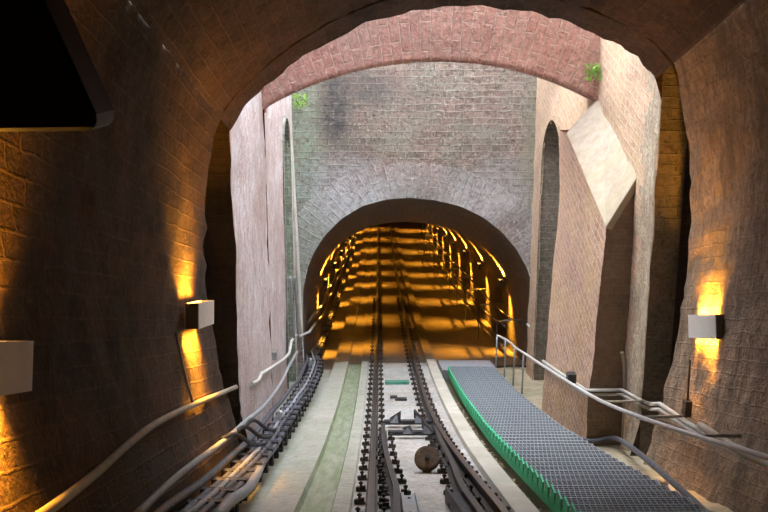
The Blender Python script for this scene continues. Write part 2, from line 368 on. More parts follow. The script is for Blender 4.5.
# facade of the near tunnel facing the cutting (with the arched hole)
hole = []
NH = 180
for i in range(NH+1):
    t = arc[-1]*i/NH; p_ = vault_pt(t, Y_F); x, z = sect_at(t)
    if T_L <= t <= T_R: x, z = p_[0], p_[2]
    else: z = z+Zt(Y_F)
    hole.append((min(max(x, XL-.10), XR+.10), z))
m = MB()
outer = []
for x, z in hole:
    dx, dz = x-CXV, z-(CZV+Zt(Y_F))
    k = min((8.0/abs(dx)) if abs(dx) > 1e-6 else 1e9, ((WALL_TOP-(CZV+Zt(Y_F)))/dz if dz > 0 else (-6/dz if dz < 0 else 1e9)))
    outer.append((CXV+dx*k, CZV+Zt(Y_F)+dz*k))
NR = 14
for i in range(NH):
    for j in range(NR):
        def q(ii, jj):
            s_ = (jj/NR)**1.7; a, b = hole[ii], outer[ii]; x = a[0]+(b[0]-a[0])*s_; z = a[1]+(b[1]-a[1])*s_
            return (x, Y_F, z)
        P = [q(i, j), q(i+1, j), q(i+1, j+1), q(i, j+1)]
        m.face(P, [(p[0], p[2]) for p in P])
struct(m.build('wall_front', M['recess']))
# side recesses between the lining's end and the facade: outer, return and roof faces
for nm, sx, xin in (('wall_left', -1, -1.6), ('wall_right', 1, 3.4)):
    m = MB(); xo = xin+sx*2.2
    z0, z1 = Zt(Y_E)-1.2, Zt(Y_E)+7.6
    m.grid(lambda y, z: (xo, y, z), lin(Y_E-.02, Y_F, .3), lin(z0, z1, .4))
    m.face([(xo, Y_E, z1), (xo, Y_F, z1), (CXV, Y_F, z1), (CXV, Y_E, z1)])
    # return: from the section outline out to xo
    ts = lin(0, T_L, .2) if sx < 0 else lin(T_R, arc[-1], .2)
    for a, b in zip(ts, ts[1:]):
        A, B = sect_at(a), sect_at(b)
        P = [(A[0], Y_E, A[1]+Zt(Y_E)), (B[0], Y_E, B[1]+Zt(Y_E)), (xo, Y_E, B[1]+Zt(Y_E)), (xo, Y_E, A[1]+Zt(Y_E))]
        m.face(P, [(p[0], p[2]) for p in P])
    if sx > 0:
        ts = lin(T_L, T_R, .2)
        for a, b in zip(ts, ts[1:]):
            A, B = sect_at(a), sect_at(b); m.face([(A[0], Y_E, A[1]+Zt(Y_E)-.02), (B[0], Y_E, B[1]+Zt(Y_E)-.02), (B[0], Y_E, z1), (A[0], Y_E, z1)])
    Tq = sect_at(T_R if sx > 0 else T_L); m.face([(Tq[0], Y_E, Tq[1]+Zt(Y_E)-.02), (xo, Y_E, Tq[1]+Zt(Y_E)-.02), (xo, Y_E, z1), (Tq[0], Y_E, z1)])
    struct(m.build(nm, M['recess']))

# ------------------------------------------------------------------ open cutting: side walls with a blind arched niche each
NY0, NY1 = 19.7, 22.3
NCY, NRD = (NY0+NY1)/2, (NY1-NY0)/2
zn_top = PY(549, 118, 21.6).z
NZC = zn_top-NRD
def set_niche(a, b):
    global NY0, NY1, NCY, NRD, NZC
    NY0, NY1 = a, b; NCY, NRD = (a+b)/2, (b-a)/2; NZC = zn_top-NRD
def in_niche(y, z):
    if z < NZC: return NY0 < y < NY1
    return math.hypot(y-NCY, z-NZC) < NRD
def cut_wall(name, X, mat, sgn, y0, y1, dx=0.0, a=.035, matfn=None, niche=True):
    m = MB(); ys = lin(y0, y1, .16); zs = lin(Zt(Y_P)-1.3, WALL_TOP, .16)
    def f(y, z): return (X+dx+sgn*rz3(X, y, z, a), y, z)
    if matfn:
        for k in (0, 1):
            m.grid(f, ys, zs, cuv, mi=k, skip=lambda y, z: matfn(y, z) != k or (niche and in_niche(y, z)))
    else: m.grid(f, ys, zs, cuv, skip=lambda y, z: niche and in_niche(y, z))
    if niche and y1 > NY1:
        # niche reveal and back
        depth = sgn*.45
        ring = [(NY0, Zt(Y_P)-1.3)]+[(NCY-NRD*math.cos(PI*i/14), NZC+NRD*math.sin(PI*i/14)) for i in range(15)]+[(NY1, Zt(Y_P)-1.3)]
        for p, q in zip(ring, ring[1:]):
            m.face([(X+dx-sgn*.03, p[0], p[1]), (X+dx-sgn*.03, q[0], q[1]), (X+dx+depth, q[0], q[1]), (X+dx+depth, p[0], p[1])], mi=len(mat)-1)
            # trim ring in the face of the wall, closes the stair-stepped edge
            k = 1.07
            def grow(r): return (NCY+(r[0]-NCY)*k, NZC+(r[1]-NZC)*(k if r[1] > NZC else 1))
            a2, b2 = grow(p), grow(q)
            m.face([(X+dx-sgn*.045, p[0], p[1]), (X+dx-sgn*.045, q[0], q[1]), (X+dx-sgn*.045, b2[0], b2[1]), (X+dx-sgn*.045, a2[0], a2[1])], mi=0)
        m.face([(X+dx+depth, NY0-.2, Zt(Y_P)-1.3), (X+dx+depth, NY1+.2, Zt(Y_P)-1.3), (X+dx+depth, NY1+.2, zn_top+.2), (X+dx+depth, NY0-.2, zn_top+.2)], mi=len(mat)-1)
    zs_ = zs
    for z0_, z1_ in zip(zs_, zs_[1:]):
        A, B = f(y0, z0_), f(y0, z1_); m.face([A, B, (X+dx+sgn*.4, y0, z1_), (X+dx+sgn*.4, y0, z0_)], [(p[0], p[2]) for p in (A, B, (X+dx+sgn*.4, y0, z1_), (X+dx+sgn*.4, y0, z0_))], mi=len(mat)-1)
    struct(m.build(name, mat))
# left wall: near pier then slightly set back beyond the arch
cut_wall('wall_left', XL, [M['leftwall'], M['recess']], -1, Y_F-.01, Y_B1+.1, niche=False)
set_niche(20.9, 22.7)
cut_wall('wall_left', XL, [M['leftwall'], M['mossy']], -1, Y_B1+.1, Y_P, dx=-.10)
set_niche(19.7, 22.3)
m = MB(); m.face([(XL-.25, Y_B1+.1, Zt(Y_P)-1.3), (XL+.01, Y_B1+.1, Zt(Y_P)-1.3), (XL+.01, Y_B1+.1, WALL_TOP), (XL-.25, Y_B1+.1, WALL_TOP)]); struct(m.build('trim_1', M['recess']))
cut_wall('wall_right', XR, [M['rightwall'], M['column'], M['niche']], 1, Y_F-.01, Y_P, matfn=lambda y, z: 1 if y < Y_B0-.28+.12*math.sin(z*5)+.1*math.sin(z*11) else 0)
# tops of the cutting walls reach out to the hillside
for s_, X in ((-1, XL), (1, XR)):
    m = MB(); m.face([(X, Y_F, WALL_TOP), (X, Y_P+3, WALL_TOP), (X+s_*9, Y_P+3, WALL_TOP), (X+s_*9, Y_F, WALL_TOP)]); o = struct(m.build('trim_2' if s_ < 0 else 'trim_3', M['sand']))

# ------------------------------------------------------------------ portal wall with round tunnel mouth
mouth_px = [(305, 380), (303, 345), (302.5, 315), (303, 290), (307, 270), (314, 252), (325, 235), (341, 219), (362, 206), (385, 199.5), (410, 197.5), (435, 200), (460, 206), (483, 217), (502, 232), (517, 250), (528, 270), (534, 292), (536, 315), (536, 345), (536, 380)]
MO = [(PY(px, py, Y_P).x, PY(px, py, Y_P).z) for px, py in mouth_px]
MO = [(MO[0][0], MO[0][1]-1.0)]+MO+[(MO[-1][0], MO[-1][1]-1.0)]
MO = [(x, z) for x, z in MO]
marc = [0.0]
for a, b in zip(MO, MO[1:]): marc.append(marc[-1]+math.hypot(b[0]-a[0], b[1]-a[1]))
def mo_at(t):
    for i in range(len(marc)-1):
        if t <= marc[i+1] or i == len(marc)-2:
            k = (t-marc[i])/(marc[i+1]-marc[i]); a, b = MO[i], MO[i+1]
            return a[0]+(b[0]-a[0])*k, a[1]+(b[1]-a[1])*k
MCX, MCZ = (MO[0][0]+MO[-1][0])/2, PY(400, 300, Y_P).z
RING = .95
ts = lin(0, marc[-1], .16)
def ring_pt(t, r, dy=0):
    x, z = mo_at(t); d = Vector((x-MCX, max(z-MCZ, 0)*1.0)); d = d.normalized() if d.length > 0 else Vector((1, 0))
    return x+d.x*r, z+d.y*r
def ring_full(t, r):
    x, z = ring_pt(t, r)
    return (x, Y_P-.025*(1-(r/RING)**4)+rz3(x, 3, z, .03), z)
lim = lambda x: min(max(x, XL-.35), XR+.35)
m = MB(); m.grid(lambda t, r: (lambda p: (lim(p[0]), p[1], p[2]))(ring_full(t, r)), ts, lin(0, RING, .12), lambda t, r: (r, t))
struct(m.build('trim_4', M['portalring']))
m = MB()
def outp(t, s_):
    x, z = ring_pt(t, RING); dx, dz = x-MCX, z-MCZ
    k = min((4.2/abs(dx)) if abs(dx) > 1e-6 else 1e9, ((WALL_TOP+.3-MCZ)/dz if dz > 0 else 1e9))
    k = max(k, 1.0)
    X2, Z2 = MCX+dx*k, (MCZ+dz*k if dz > 0 else z)
    x3, z3 = x+(X2-x)*s_, z+(Z2-z)*s_
    return (x3, Y_P-.0+rz3(x3, 3, z3, .03), z3)
m.grid(outp, ts, lin(0, 1, .035), None)
# uv from x,z
k = 0
for fi, f in enumerate(m.f): m.uv[fi] = [(m.v[v][0], m.v[v][2]) for v in f]
struct(m.build('wall_front', M['portal']))

# ------------------------------------------------------------------ far tunnel lining
def far_pt(t, Y):
    x, z = mo_at(t); zr = z-Zt(Y_P)
    k = min(max((Y-Y_P-.7)/3.2, 0), 1)
    k = k*k*(3-2*k)
    if zr > 1: zr = 1+(zr-1)*(1-.185*k)
    x2 = MCX+(x-MCX)*(1-.035*k)
    return (x2, Y, zr+Zt(Y))
m = MB(); yf = lin(Y_P, Y_P+5, .35)+lin(Y_P+5, Y_END, .8)[1:]
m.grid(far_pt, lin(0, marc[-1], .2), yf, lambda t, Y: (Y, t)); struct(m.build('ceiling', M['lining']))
m = MB(); m.face([(-5, Y_END-.1, Zt(Y_END)-2), (7, Y_END-.1, Zt(Y_END)-2), (7, Y_END-.1, Zt(Y_END)+7), (-5, Y_END-.1, Zt(Y_END)+7)]); struct(m.build('wall_light_stop', M['lining']))  # unseen end wall added to shut daylight out of the far tunnel
def far_x(zr, side, Y):
    ts_ = lin(0, marc[-1], .05); best = None
    for t in (ts_ if side < 0 else reversed(ts_)):
        p = far_pt(t, Y)
        if p[2]-Zt(Y) >= zr: return p[0]

# ------------------------------------------------------------------ ground
ysg = lin(Y_BACK, 30, .5)+lin(30, Y_END+14, 1.5)[1:]
def strip(name, prof, mat, y0, y1, step=.4, amp=0.0, st=True):
    m = MB(); ys = lin(y0, y1, step)
    pts = []
    for (xa, za), (xb, zb) in zip(prof, prof[1:]):
        n = max(1, int(abs(xb-xa)/.2)) if amp else 1
        for i in range(n): pts.append((xa+(xb-xa)*i/n, za+(zb-za)*i/n))
    pts.append(prof[-1]); N = len(pts)
    m.grid(lambda k, y: (pts[int(k)][0], y, pts[int(k)][1]+Zt(y)+(nz((pts[int(k)][0], y, 0), 2.2, amp) if amp else 0)), list(range(N)), ys, lambda k, y: (pts[int(k)][0], y), smooth=bool(amp))
    return struct(m.build(name, mat))
strip('floor', [(-12, -.75), (12, -.75)], M['soil'], Y_BACK, Y_END+14, step=1.0)
RS = -.20   # slab top below rail top
strip('floor', [(-9, -.42), (-1.3, -.42), (-1.3, -.21), (-.9, -.19)], M['slabgreen'], Y_BACK, Y_P+1.3)
strip('floor', [(-.9, -.19), (-.87, -.27), (-.53, -.27), (-.5, -.18)], M['channel'], Y_BACK, Y_P+1.3)
strip('floor', [(-.5, -.18), (-.32, -.18), (-.30, -.22)], M['slabgreen'], Y_BACK, Y_P+1.3)
strip('floor', [(-.30, -.22), (1.36, -.22)], M['slab'], Y_BACK, Y_P+1.3)
strip('floor', [(1.36, -.22), (1.37, -.12), (1.62, -.12), (1.63, -.36)], M['kerb'], Y_BACK, Y_P+1.3)
strip('floor', [(1.63, -.34), (3.0, -.34)], M['soil'], Y_BACK, Y_P+1, amp=.04, step=.25)
strip('floor', [(3.0, -.33), (9, -.30)], M['sand'], Y_BACK, Y_P+1, amp=.05, step=.25)
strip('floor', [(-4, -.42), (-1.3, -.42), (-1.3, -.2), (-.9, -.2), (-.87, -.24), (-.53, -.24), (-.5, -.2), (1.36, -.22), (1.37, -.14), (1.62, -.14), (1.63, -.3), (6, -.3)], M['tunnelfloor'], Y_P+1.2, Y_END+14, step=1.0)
# fine transverse joints in the slab
# landing at foot of walkway
m = MB(); m.sweep([(1.66, -.30), (1.66, -.03), (3.1, -.03), (3.1, -.30)], lin(22.25, 24.0, .4), lambda Y: 0, Zt); tag(m.build('landing', M['cablegrey']), 'grey concrete landing at the far end of the grated walkway by the tunnel mouth', 'landing')

# ------------------------------------------------------------------ rails with fasteners
RX_L = -.086
def rx_r(Y):
    return .984 + .21*max(0, min(1, (17-Y)/9))**1.5
RP = [(-.065, -.16), (.065, -.16), (.065, -.148), (.012, -.13), (.012, -.045), (.036, -.033), (.036, 0), (-.036, 0), (-.036, -.033), (-.012, -.045), (-.012, -.13), (-.065, -.148)]
RPM = [0]*12; RPM[6] = 1; RPM[5] = 0; RPM[7] = 0
def clip_mesh():
    m = MB()
    m.box((0, 0, -.192), (.38, .085, .018))
    for s_ in (-1, 1):
        m.box((s_*.115, 0, -.160), (.07, .07, .045)); m.box((s_*.165, 0, -.165), (.04, .10, .035), rz=.2*s_)
        m.tube([(s_*.135, 0, -.15), (s_*.135, 0, -.085)], .017, 6, False); m.tube([(s_*.135, 0, -.115), (s_*.135, 0, -.095)], .03, 6, False)
    o = m.build('fastener', M['clip']); return o
clip0 = clip_mesh(); clip_used = False
def rail(name, xf, y0, y1, label, prof=RP, head=True, cy1=40, spacing=.74, group=None, zoff=0):
    global clip_used
    t = empty(name, (xf(y0), y0, Zt(y0)), label, 'rail', group)
    m = MB(); ys = lin(y0, min(y1, 24), .35)+(lin(24, y1, .8)[1:] if y1 > 24 else [])
    m.sweep(prof, ys, xf, lambda Y: Zt(Y)+zoff, mi=RPM if head else None)
    o = m.build('rail_body', [M['rail'], M['railhead']]); local(t, o)
    y = max(y0, 6.0)+.2
    while y < min(cy1, y1):
        c = clip0 if not clip_used else clip0.copy()
        if clip_used: COL.objects.link(c)
        clip_used = True
        c.parent = t; c.location = Vector((xf(y), y, Zt(y)))-t.location
        c.rotation_euler = (math.atan((Zt(y+.1)-Zt(y-.1))/.2), 0, 0)
        y += spacing
    return t
rail('rail', lambda Y: RX_L, Y_BACK, Y_END+8, 'long straight running rail left of the track centre', group=None)
rail('rail', rx_r, Y_BACK, Y_END+8, 'long running rail right of the track centre, curving right towards the viewer')
# inner rails of the turnout
def poly_x(pts):
    P = sorted([(PG(px, py).y, PG(px, py).x) for px, py in pts])
    def f(Y):
        if Y <= P[0][0]:
            s = (P[1][1]-P[0][1])/(P[1][0]-P[0][0]); return P[0][1]+s*(Y-P[0][0])
        for a, b in zip(P, P[1:]):
            if Y <= b[0]: k = (Y-a[0])/(b[0]-a[0]); k = k; return a[1]+(b[1]-a[1])*k
        return P[-1][1]
    return f, P
fl, Pl = poly_x([(383, 422), (384, 440), (387.5, 456), (392.5, 472), (396.5, 485), (397, 512)])
rail('guard_rail', fl, 6.5, Pl[-1][0], 'short dark inner rail beside the straight left rail, bent right at its end', head=False, zoff=-.02)
fr, Pr2 = poly_x([(435, 424), (442, 440), (451.6, 458), (457, 472), (464, 486), (473.6, 499)])
rail('guard_rail', fr, 6.5, Pr2[-1][0], 'short dark inner rail beside the curving right rail', head=False, zoff=-.02)

# steel channels between the inner rails at the bottom of the picture
def chan(name, x0, x1, y0, y1, label, mat, h=.0, dx=0.0):
    m = MB(); w = x1-x0
    m.sweep([(0, -.22), (w, -.22), (w, h), (w-.03, h), (w-.03, -.10), (.03, -.10), (.03, h), (0, h)], lin(y0, y1, .3), lambda Y: x0+dx*(y1-Y), Zt)
    return tag(m.build(name, mat), label, 'channel')
a = PG(401, 487); b = PG(412, 483)
chan('steel_trough', a.x, b.x+.05, 6.5, a.y, 'grey steel trough between the inner rails, left of two', M['galv'], -.06)
a = PG(446, 486); b = PG(466, 486)
chan('steel_trough', a.x, b.x, 6.5, a.y+.1, 'wider grey steel trough with dark edge beside the right inner rail', M['iron'], -.03, .05)
# cable guides across the track
def guide(py, x0, x1, fins, label):
    p = PG(410, py, -.1); y = p.y; t = empty('cable_guide', (p.x, y, Zt(y)-.2), label, 'cable guide', 'cable guides across the track')
    m = MB(); m.box(((x0+x1)/2, y, Zt(y)-.12), (x1-x0, .09, .07)); local(t, m.build('crossbar', M['iron']))
    for fx, hgt, lean in fins:
        hgt *= .75
        m = MB(); z = Zt(y)-.09
        m.prism([(fx-.09, y+.1, z), (fx+.09, y-.1, z), (fx+.11*lean, y+.05, z+hgt)], (.03, .06, .0)); m.prism([(fx-.08, y-.12, z), (fx+.08, y-.12, z), (fx+.06*lean, y+.04, z+hgt*.7)], (0, .03, 0))
        local(t, m.build('fin', M['iron']))
xa = lambda px, py: PG(px, py, -.1).x
guide(421, xa(384, 421), xa(436, 421), [(xa(394, 421), .2, .9), (xa(419, 421), .24, -.9)], 'dark iron crossbar with two upright fins, farther of two')
guide(431.5, xa(388, 432), xa(438, 432), [(xa(427, 431), .26, -.9), (xa(407, 431), .08, .2)], 'dark iron crossbar with one tall fin, nearer of two')
m = MB(); p = PG(397, 381.5, -.15); m.box((p.x, p.y, Zt(p.y)-.17), (.60, .14, .07)); tag(m.build('green_bar', M['greenbar']), 'faded green bar lying across between the rails in front of the tunnel', 'bar')
m = MB(); p = PG(401, 397.5, -.15); m.box((p.x, p.y, Zt(p.y)-.19), (.26, .12, .05)); m.box((p.x-.16, p.y+.15, Zt(p.y)-.195), (.16, .1, .04)); tag(m.build('steel_plate', M['iron']), 'small dark plate on the concrete between the green bar and the finned crossbars', 'plate')
# rusty round pulley between the inner rails
p = PG(427, 460, -.05)
t = empty('cable_pulley', (p.x, p.y, Zt(p.y)-.2), 'rusty brown round pulley lying between the inner rails', 'pulley')
m = MB(); R0 = .17; n = 24
prof = [(.03, .03), (.06, .035), (.12, .02), (R0, .04), (R0, .03), (R0-.025, 0), (R0, -.03), (R0, -.04), (.12, -.02), (.06, -.035), (.03, -.03)]
tl = math.radians(38)
def rot(v): return Vector((v[0], v[1]*math.cos(tl)-v[2]*math.sin(tl), v[1]*math.sin(tl)+v[2]*math.cos(tl)))
cc = Vector((p.x, p.y, Zt(p.y)-.03))
for i in range(n):
    for j in range(len(prof)-1):
        P = []
        for (ii, jj) in ((i, j), (i+1, j), (i+1, j+1), (i, j+1)):
            w = 2*PI*ii/n; r, z = prof[jj]; P.append(cc+rot((r*math.cos(w), r*math.sin(w), z)))
        m.face(P, smooth=True)
local(t, m.build('wheel', M['rust']))
m = MB(); m.tube([cc+rot((0, 0, -.12)), cc+rot((0, 0, .09))], .032, 10, False); local(t, m.build('axle', M['iron']))
m = MB(); m.box(cc+Vector((0, .22, -.02)), (.05, .3, .04), rx=.1); m.box(cc+Vector((0, .36, -.08)), (.16, .06, .12)); m.box(cc+Vector((0, .0, -.14)), (.12, .12, .1)); local(t, m.build('bracket', M['rust']))

# ------------------------------------------------------------------ strut arch over the cutting
in_px = [(271, 110), (295, 99.5), (318, 90), (336, 82), (355, 75), (389, 66.5), (437, 62), (480, 62.5), (508, 67), (538, 74), (575, 86), (592, 96)]
IN = [(PY(px, py, Y_B1).x, PY(px, py, Y_B1).z) for px, py in in_px]
IN[0] = (XL-.02, IN[0][1]-.0); 
IN.append((XR+.05, IN[-1][1]-.12))
# smooth circle fit through ends and crown
(x1, z1), (x2, z2), (x3, z3) = IN[0], IN[6], IN[-1]
d = 2*(x1*(z2-z3)+x2*(z3-z1)+x3*(z1-z2))
ux = ((x1*x1+z1*z1)*(z2-z3)+(x2*x2+z2*z2)*(z3-z1)+(x3*x3+z3*z3)*(z1-z2))/d
uz = ((x1*x1+z1*z1)*(x3-x2)+(x2*x2+z2*z2)*(x1-x3)+(x3*x3+z3*z3)*(x2-x1))/d
RI = math.hypot(x1-ux, z1-uz)
a0, a1 = math.atan2(z1-uz, x1-ux), math.atan2(z3-uz, x3-ux)
ARCH_T, ARCH_D = 1.28, .9
m = MB()
angs = lin(a0+.03, a1-.03, .02)
def ap(a_, r, y):
    x = ux+(RI+r)*math.cos(a_); z = uz+(RI+r)*math.sin(a_)
    if x < XL-.05 or x > XR+.08:
        x = min(max(x, XL-.05), XR+.08)
    return (x, y, z)
m.grid(lambda a_, r: (lambda p: (p[0], p[1]+rz3(p[0], 1, p[2], .035), p[2]))(ap(a_, r, Y_B1)), angs, lin(0, ARCH_T, .11), lambda a_, r: (r+.1, a_*(RI+.6)))
m.grid(lambda a_, r: ap(a_, r, Y_B1+ARCH_D), angs, lin(0, ARCH_T, .3), lambda a_, r: (r, a_*(RI+.6)))
m.grid(lambda a_, y: (lambda p: (p[0], y+(rz3(p[0], 1, p[2], .035) if y < Y_B1+.01 else 0), p[2]))(ap(a_, 0, y)), angs, lin(Y_B1, Y_B1+ARCH_D, .15), lambda a_, y: (y, a_*(RI+.6)))
m.grid(lambda a_, y: (lambda p: (p[0], y+(rz3(p[0], 1, p[2], .035) if y < Y_B1+.01 else 0), p[2]))(ap(a_, ARCH_T, y)), angs, lin(Y_B1, Y_B1+ARCH_D, .15), lambda a_, y: (y, a_*(RI+.6)))
tag(m.build('brick_arch', M['arch'], weld=True), 'reddish brick arch spanning the open cutting high up between both side walls', 'arch')

# ------------------------------------------------------------------ raking buttress with sloping coping
c1 = PY(606, 225, Y_B0); c2 = PY(636, 177, Y_B0)       # near edge of the coping
c3 = PY(600, 101, Y_B1); c4 = PY(568, 134, Y_B1)
bzb = Zt(Y_B1)-1.0
XB = 3.45
nb = PY(585, 441, Y_B0)
t = empty('buttress', (XB+.3, Y_B0, Zt(Y_B0)-.3), 'raking brick buttress against the right wall under a pale sloping coping', 'buttress')
y2 = Y_B1+.9
m = MB()
def side(u, v):     # u along Y, v height fraction
    y = Y_B0+(y2-Y_B0)*u
    k = min(u*(y2-Y_B0)/(Y_B1-Y_B0), 1.0)
    zt_ = c1.z+(c4.z-c1.z)*k; xt = c1.x+(c4.x-c1.x)*k
    zb = bzb; xb = nb.x-.03
    z = zb+(zt_-zb)*v
    f = (z-nb.z)/(c1.z-nb.z)
    x = nb.x+(c1.x-nb.x)*min(f, 1.0) if f < 1 else c1.x+(xt-c1.x)*1.0
    if f >= 1: x = c1.x+(xt-c1.x)*((z-c1.z)/max(zt_-c1.z, 1e-3))
    return (x+rz3(x, y, z, .025)*(0 if v > .99 else 1), y, z)
us_, vs_ = lin(0, 1, .045), lin(0, 1, .02)
m.grid(side, us_, vs_, None)
for fi, f in enumerate(m.f): m.uv[fi] = [cuv(m.v[v][1], m.v[v][2]) for v in f]
m.grid(lambda u, v: (lambda p: (p[0]+(XR+.3-p[0])*u, y2, p[2]))(side(1, v)), [0, 1], vs_, None)
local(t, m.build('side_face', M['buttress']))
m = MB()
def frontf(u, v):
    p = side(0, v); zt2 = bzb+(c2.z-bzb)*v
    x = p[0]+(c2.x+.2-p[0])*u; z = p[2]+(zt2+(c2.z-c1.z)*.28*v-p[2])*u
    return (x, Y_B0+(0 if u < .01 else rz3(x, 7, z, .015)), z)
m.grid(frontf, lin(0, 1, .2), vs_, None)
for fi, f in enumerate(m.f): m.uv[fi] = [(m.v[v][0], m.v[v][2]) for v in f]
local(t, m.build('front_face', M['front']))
m = MB()
nrm = (c2-c1).cross(c4-c1).normalized()
if nrm.z < 0: nrm = -nrm
A_, B_ = (c2-c1).normalized(), (c4-c1).normalized()
q1, q2, q3, q4 = c1-A_*.03-B_*.03, c2+A_*.15-B_*.03, c3+A_*.15+B_*.1, c4-A_*.03+B_*.1
m.prism([q1, q2, q3, q4], -nrm*.12)
cop = m.build('coping', M['coping']); local(t, cop); cop['label'] = 'pale concrete sloping coping'
md = cop.modifiers.new('bevel', 'BEVEL'); md.width = .015; md.segments = 2

# ------------------------------------------------------------------ stone strips / downpipes at portal corners
m = MB(); p0 = PY(288, 95, Y_P-.25); p1 = PY(297, 250, Y_P-.25); p2 = PY(301, 335, Y_P-.25)
m.tube([p0, p1, p2], .05, 8); tag(m.build('downpipe', M['stonestrip']), 'thin pale green-grey pipe down the left corner of the portal wall', 'pipe')
m = MB(); p0 = PY(541, 74, Y_P-.18); p1 = PY(538, 250, Y_P-.18); p2 = PY(535, 352, Y_P-.18)
m.prism([p0+Vector((-.07, 0, 0)), p0+Vector((.06, 0, 0)), p1+Vector((.06, 0, 0)), p2+Vector((.06, 0, 0)), p2+Vector((-.07, 0, 0)), p1+Vector((-.07, 0, 0))], (0, .2, 0))
struct(m.build('trim_5', M['stonestrip']))

# ------------------------------------------------------------------ grated walkway
WX0, WX1, WH = 1.80, 2.98, .06
t = empty('grated_walkway', (WX0, 7, Zt(7)-.3), 'long stepped steel grating walkway with a bright green edge right of the rails', 'walkway')
m = MB(); ys = lin(6.2, 22.3, .3)
m.sweep([(WX0-.012, -.16), (WX0+.012, -.16), (WX0+.012, -.02), (WX0-.012, -.02)], ys, lambda Y: 0, Zt); s1 = m.build('stringer', M['green']); local(t, s1); s1['label'] = 'bright green stringer'
m = MB(); m.sweep([(WX1-.012, -.18), (WX1+.012, -.18), (WX1+.012, .03), (WX1-.012, .03)], ys, lambda Y: 0, Zt); local(t, m.build('stringer', M['grate']))
W = WX1-WX0; TD = .30
m = MB()
for i in range(7): m.box((W/2, -TD/2+.02+i*(TD-.04)/6, -.012), (W, .009, .028))
nb_ = 22
for i in range(nb_+1): m.box((i*W/nb_, 0, -.010), (.008, TD-.02, .018))
m.box((W/2, -TD/2, -.016), (W, .012, .045)); m.box((W/2, TD/2-.012, -.016), (W, .008, .035))
m.box((W/2, 0, -.045), (W, TD-.02, .004))
tread0 = m.build('tread', M['grate'])
m = MB(); m.box((-.012, 0, -.03), (.02, TD*.62, .13)); ep = m.build('end_plate', M['green'], parent=tread0); ep['label'] = 'bright green end plate'
m = MB(); m.box((W+.01, 0, -.02), (.016, TD*.7, .08)); m.build('end_plate', M['galv'], parent=tread0)
y = 7.2; first = True
while y < 22.2:
    o = tread0 if first else copy_tree(tread0); first = False
    o.parent = t; o.location = Vector((WX0, y, Zt(y)+WH))-t.location; y += TD+.015

# handrail beside the walkway
t = empty('handrail', (3.05, 14, Zt(14)-.3), 'galvanised pipe handrail rising along the right side of the walkway', 'handrail')
hr_px = [(497, 335, 22.6), (508, 341, 21.4), (516, 348, 20), (526, 354.5, 18.4), (545, 367, 16.4), (570, 383, 14), (600, 400.5, 12.1), (640, 417, 10.3), (690, 434, 8.9), (730, 446, 8.0), (768, 457.5, 7.3), (860, 486, 6.0)]
hr = [PY(*q) for q in hr_px]
m = MB(); m.tube(hr, .028, 8); local(t, m.build('rail_tube', M['pipe']))
for (px, py, pyb, Y) in ((497, 335, 386, 22.4), (505.5, 339, 391, 21.2), (514.5, 347, 397, 20.0), (523.5, 353, 404, 18.9)):
    a = PY(px, py+1, Y); b = Vector((a.x, a.y, Zt(a.y)-.3)); m = MB(); m.tube([a, b], .022, 8, False); local(t, m.build('post', M['galv']))
for (ax, ay, bx, by, Y) in ((601, 402, 642, 401, 12.2), (636, 417.5, 686, 416, 10.4), (697, 435.5, 741, 436, 8.7)):
    a = PY(ax, ay, Y); b = PY(bx, by, Y); m = MB(); m.tube([a, b], .018, 6, False); local(t, m.build('bracket', M['pipewarm']))

# ------------------------------------------------------------------ pipes and conduits
def pipe(name, pts, r, mat, label, cat='pipe', group=None, n=8):
    m = MB(); m.tube(pts, r, n); return tag(m.build(name, mat), label, cat, group)
def wallpipe(pxs, Xf): return [PX(px, py, X) for px, py, X in zip([p[0] for p in pxs], [p[1] for p in pxs], Xf)]
# right: two parallel conduits stepping along the wall
for k, (dz, lab) in enumerate(((0, 'upper of two parallel light conduits along the right walls'), (5.5, 'lower of two parallel light conduits along the right walls'))):
    pts = [PX(543, 361+dz*.7, 3.42), PX(560, 373+dz*.75, 3.40), PX(582.5, 388+dz*.8, 3.38), PY(586, 390.5+dz*.8, Y_B0-.06), PY(617, 390+dz*.8, Y_B0-.06), PX(622, 390+dz*.8, 4.0),
           PX(642, 401+dz*.9, 3.98), PY(650, 404+dz*.9, Y_F-.06), PX(660, 404+dz, 3.82), PX(682, 419+dz, 3.78), PX(705, 434+dz*1.1, 3.72), PX(768, 459+dz*1.2, 3.62), PX(840, 490+dz*1.3, 3.6)]
    m = MB(); m.tube(pts, .026 if k else .03, 8, smooth_path=False); tag(m.build('conduit', M['pipe']), lab, 'conduit')
m = MB(); m.tube([PX(700, 425, 3.74), PX(735, 448, 3.68), PX(768, 464, 3.6), PX(840, 497, 3.5)], .045, 8); tag(m.build('conduit', M['pipewarm']), 'thick dusty pipe under the right lamp at the lower right edge', 'conduit')
# small floodlight box on the buttress conduit
p = PX(574, 379, 3.34); t = empty('floodlight', p, 'small dark box light fixed on the buttress beside the handrail', 'light')
m = MB(); m.box(p+Vector((-.05, 0, .03)), (.14, .16, .15)); o = m.build('case', M['iron']); local(t, o)
m = MB(); m.box(p+Vector((.02, 0, -.12)), (.08, .3, .06)); m.box(p+Vector((0, 0, -.07)), (.03, .05, .12)); local(t, m.build('bracket', M['pipe']))
# small junction box on near wall
p = PX(687, 408, 3.78); m = MB(); m.box(p, (.08, .12, .2)); m.tube([p+Vector((0, 0, .1)), PX(690, 360, 3.86)], .012, 6, False); tag(m.build('junction_box', M['rust']), 'small brown junction box with a thin riser on the near right wall', 'box')
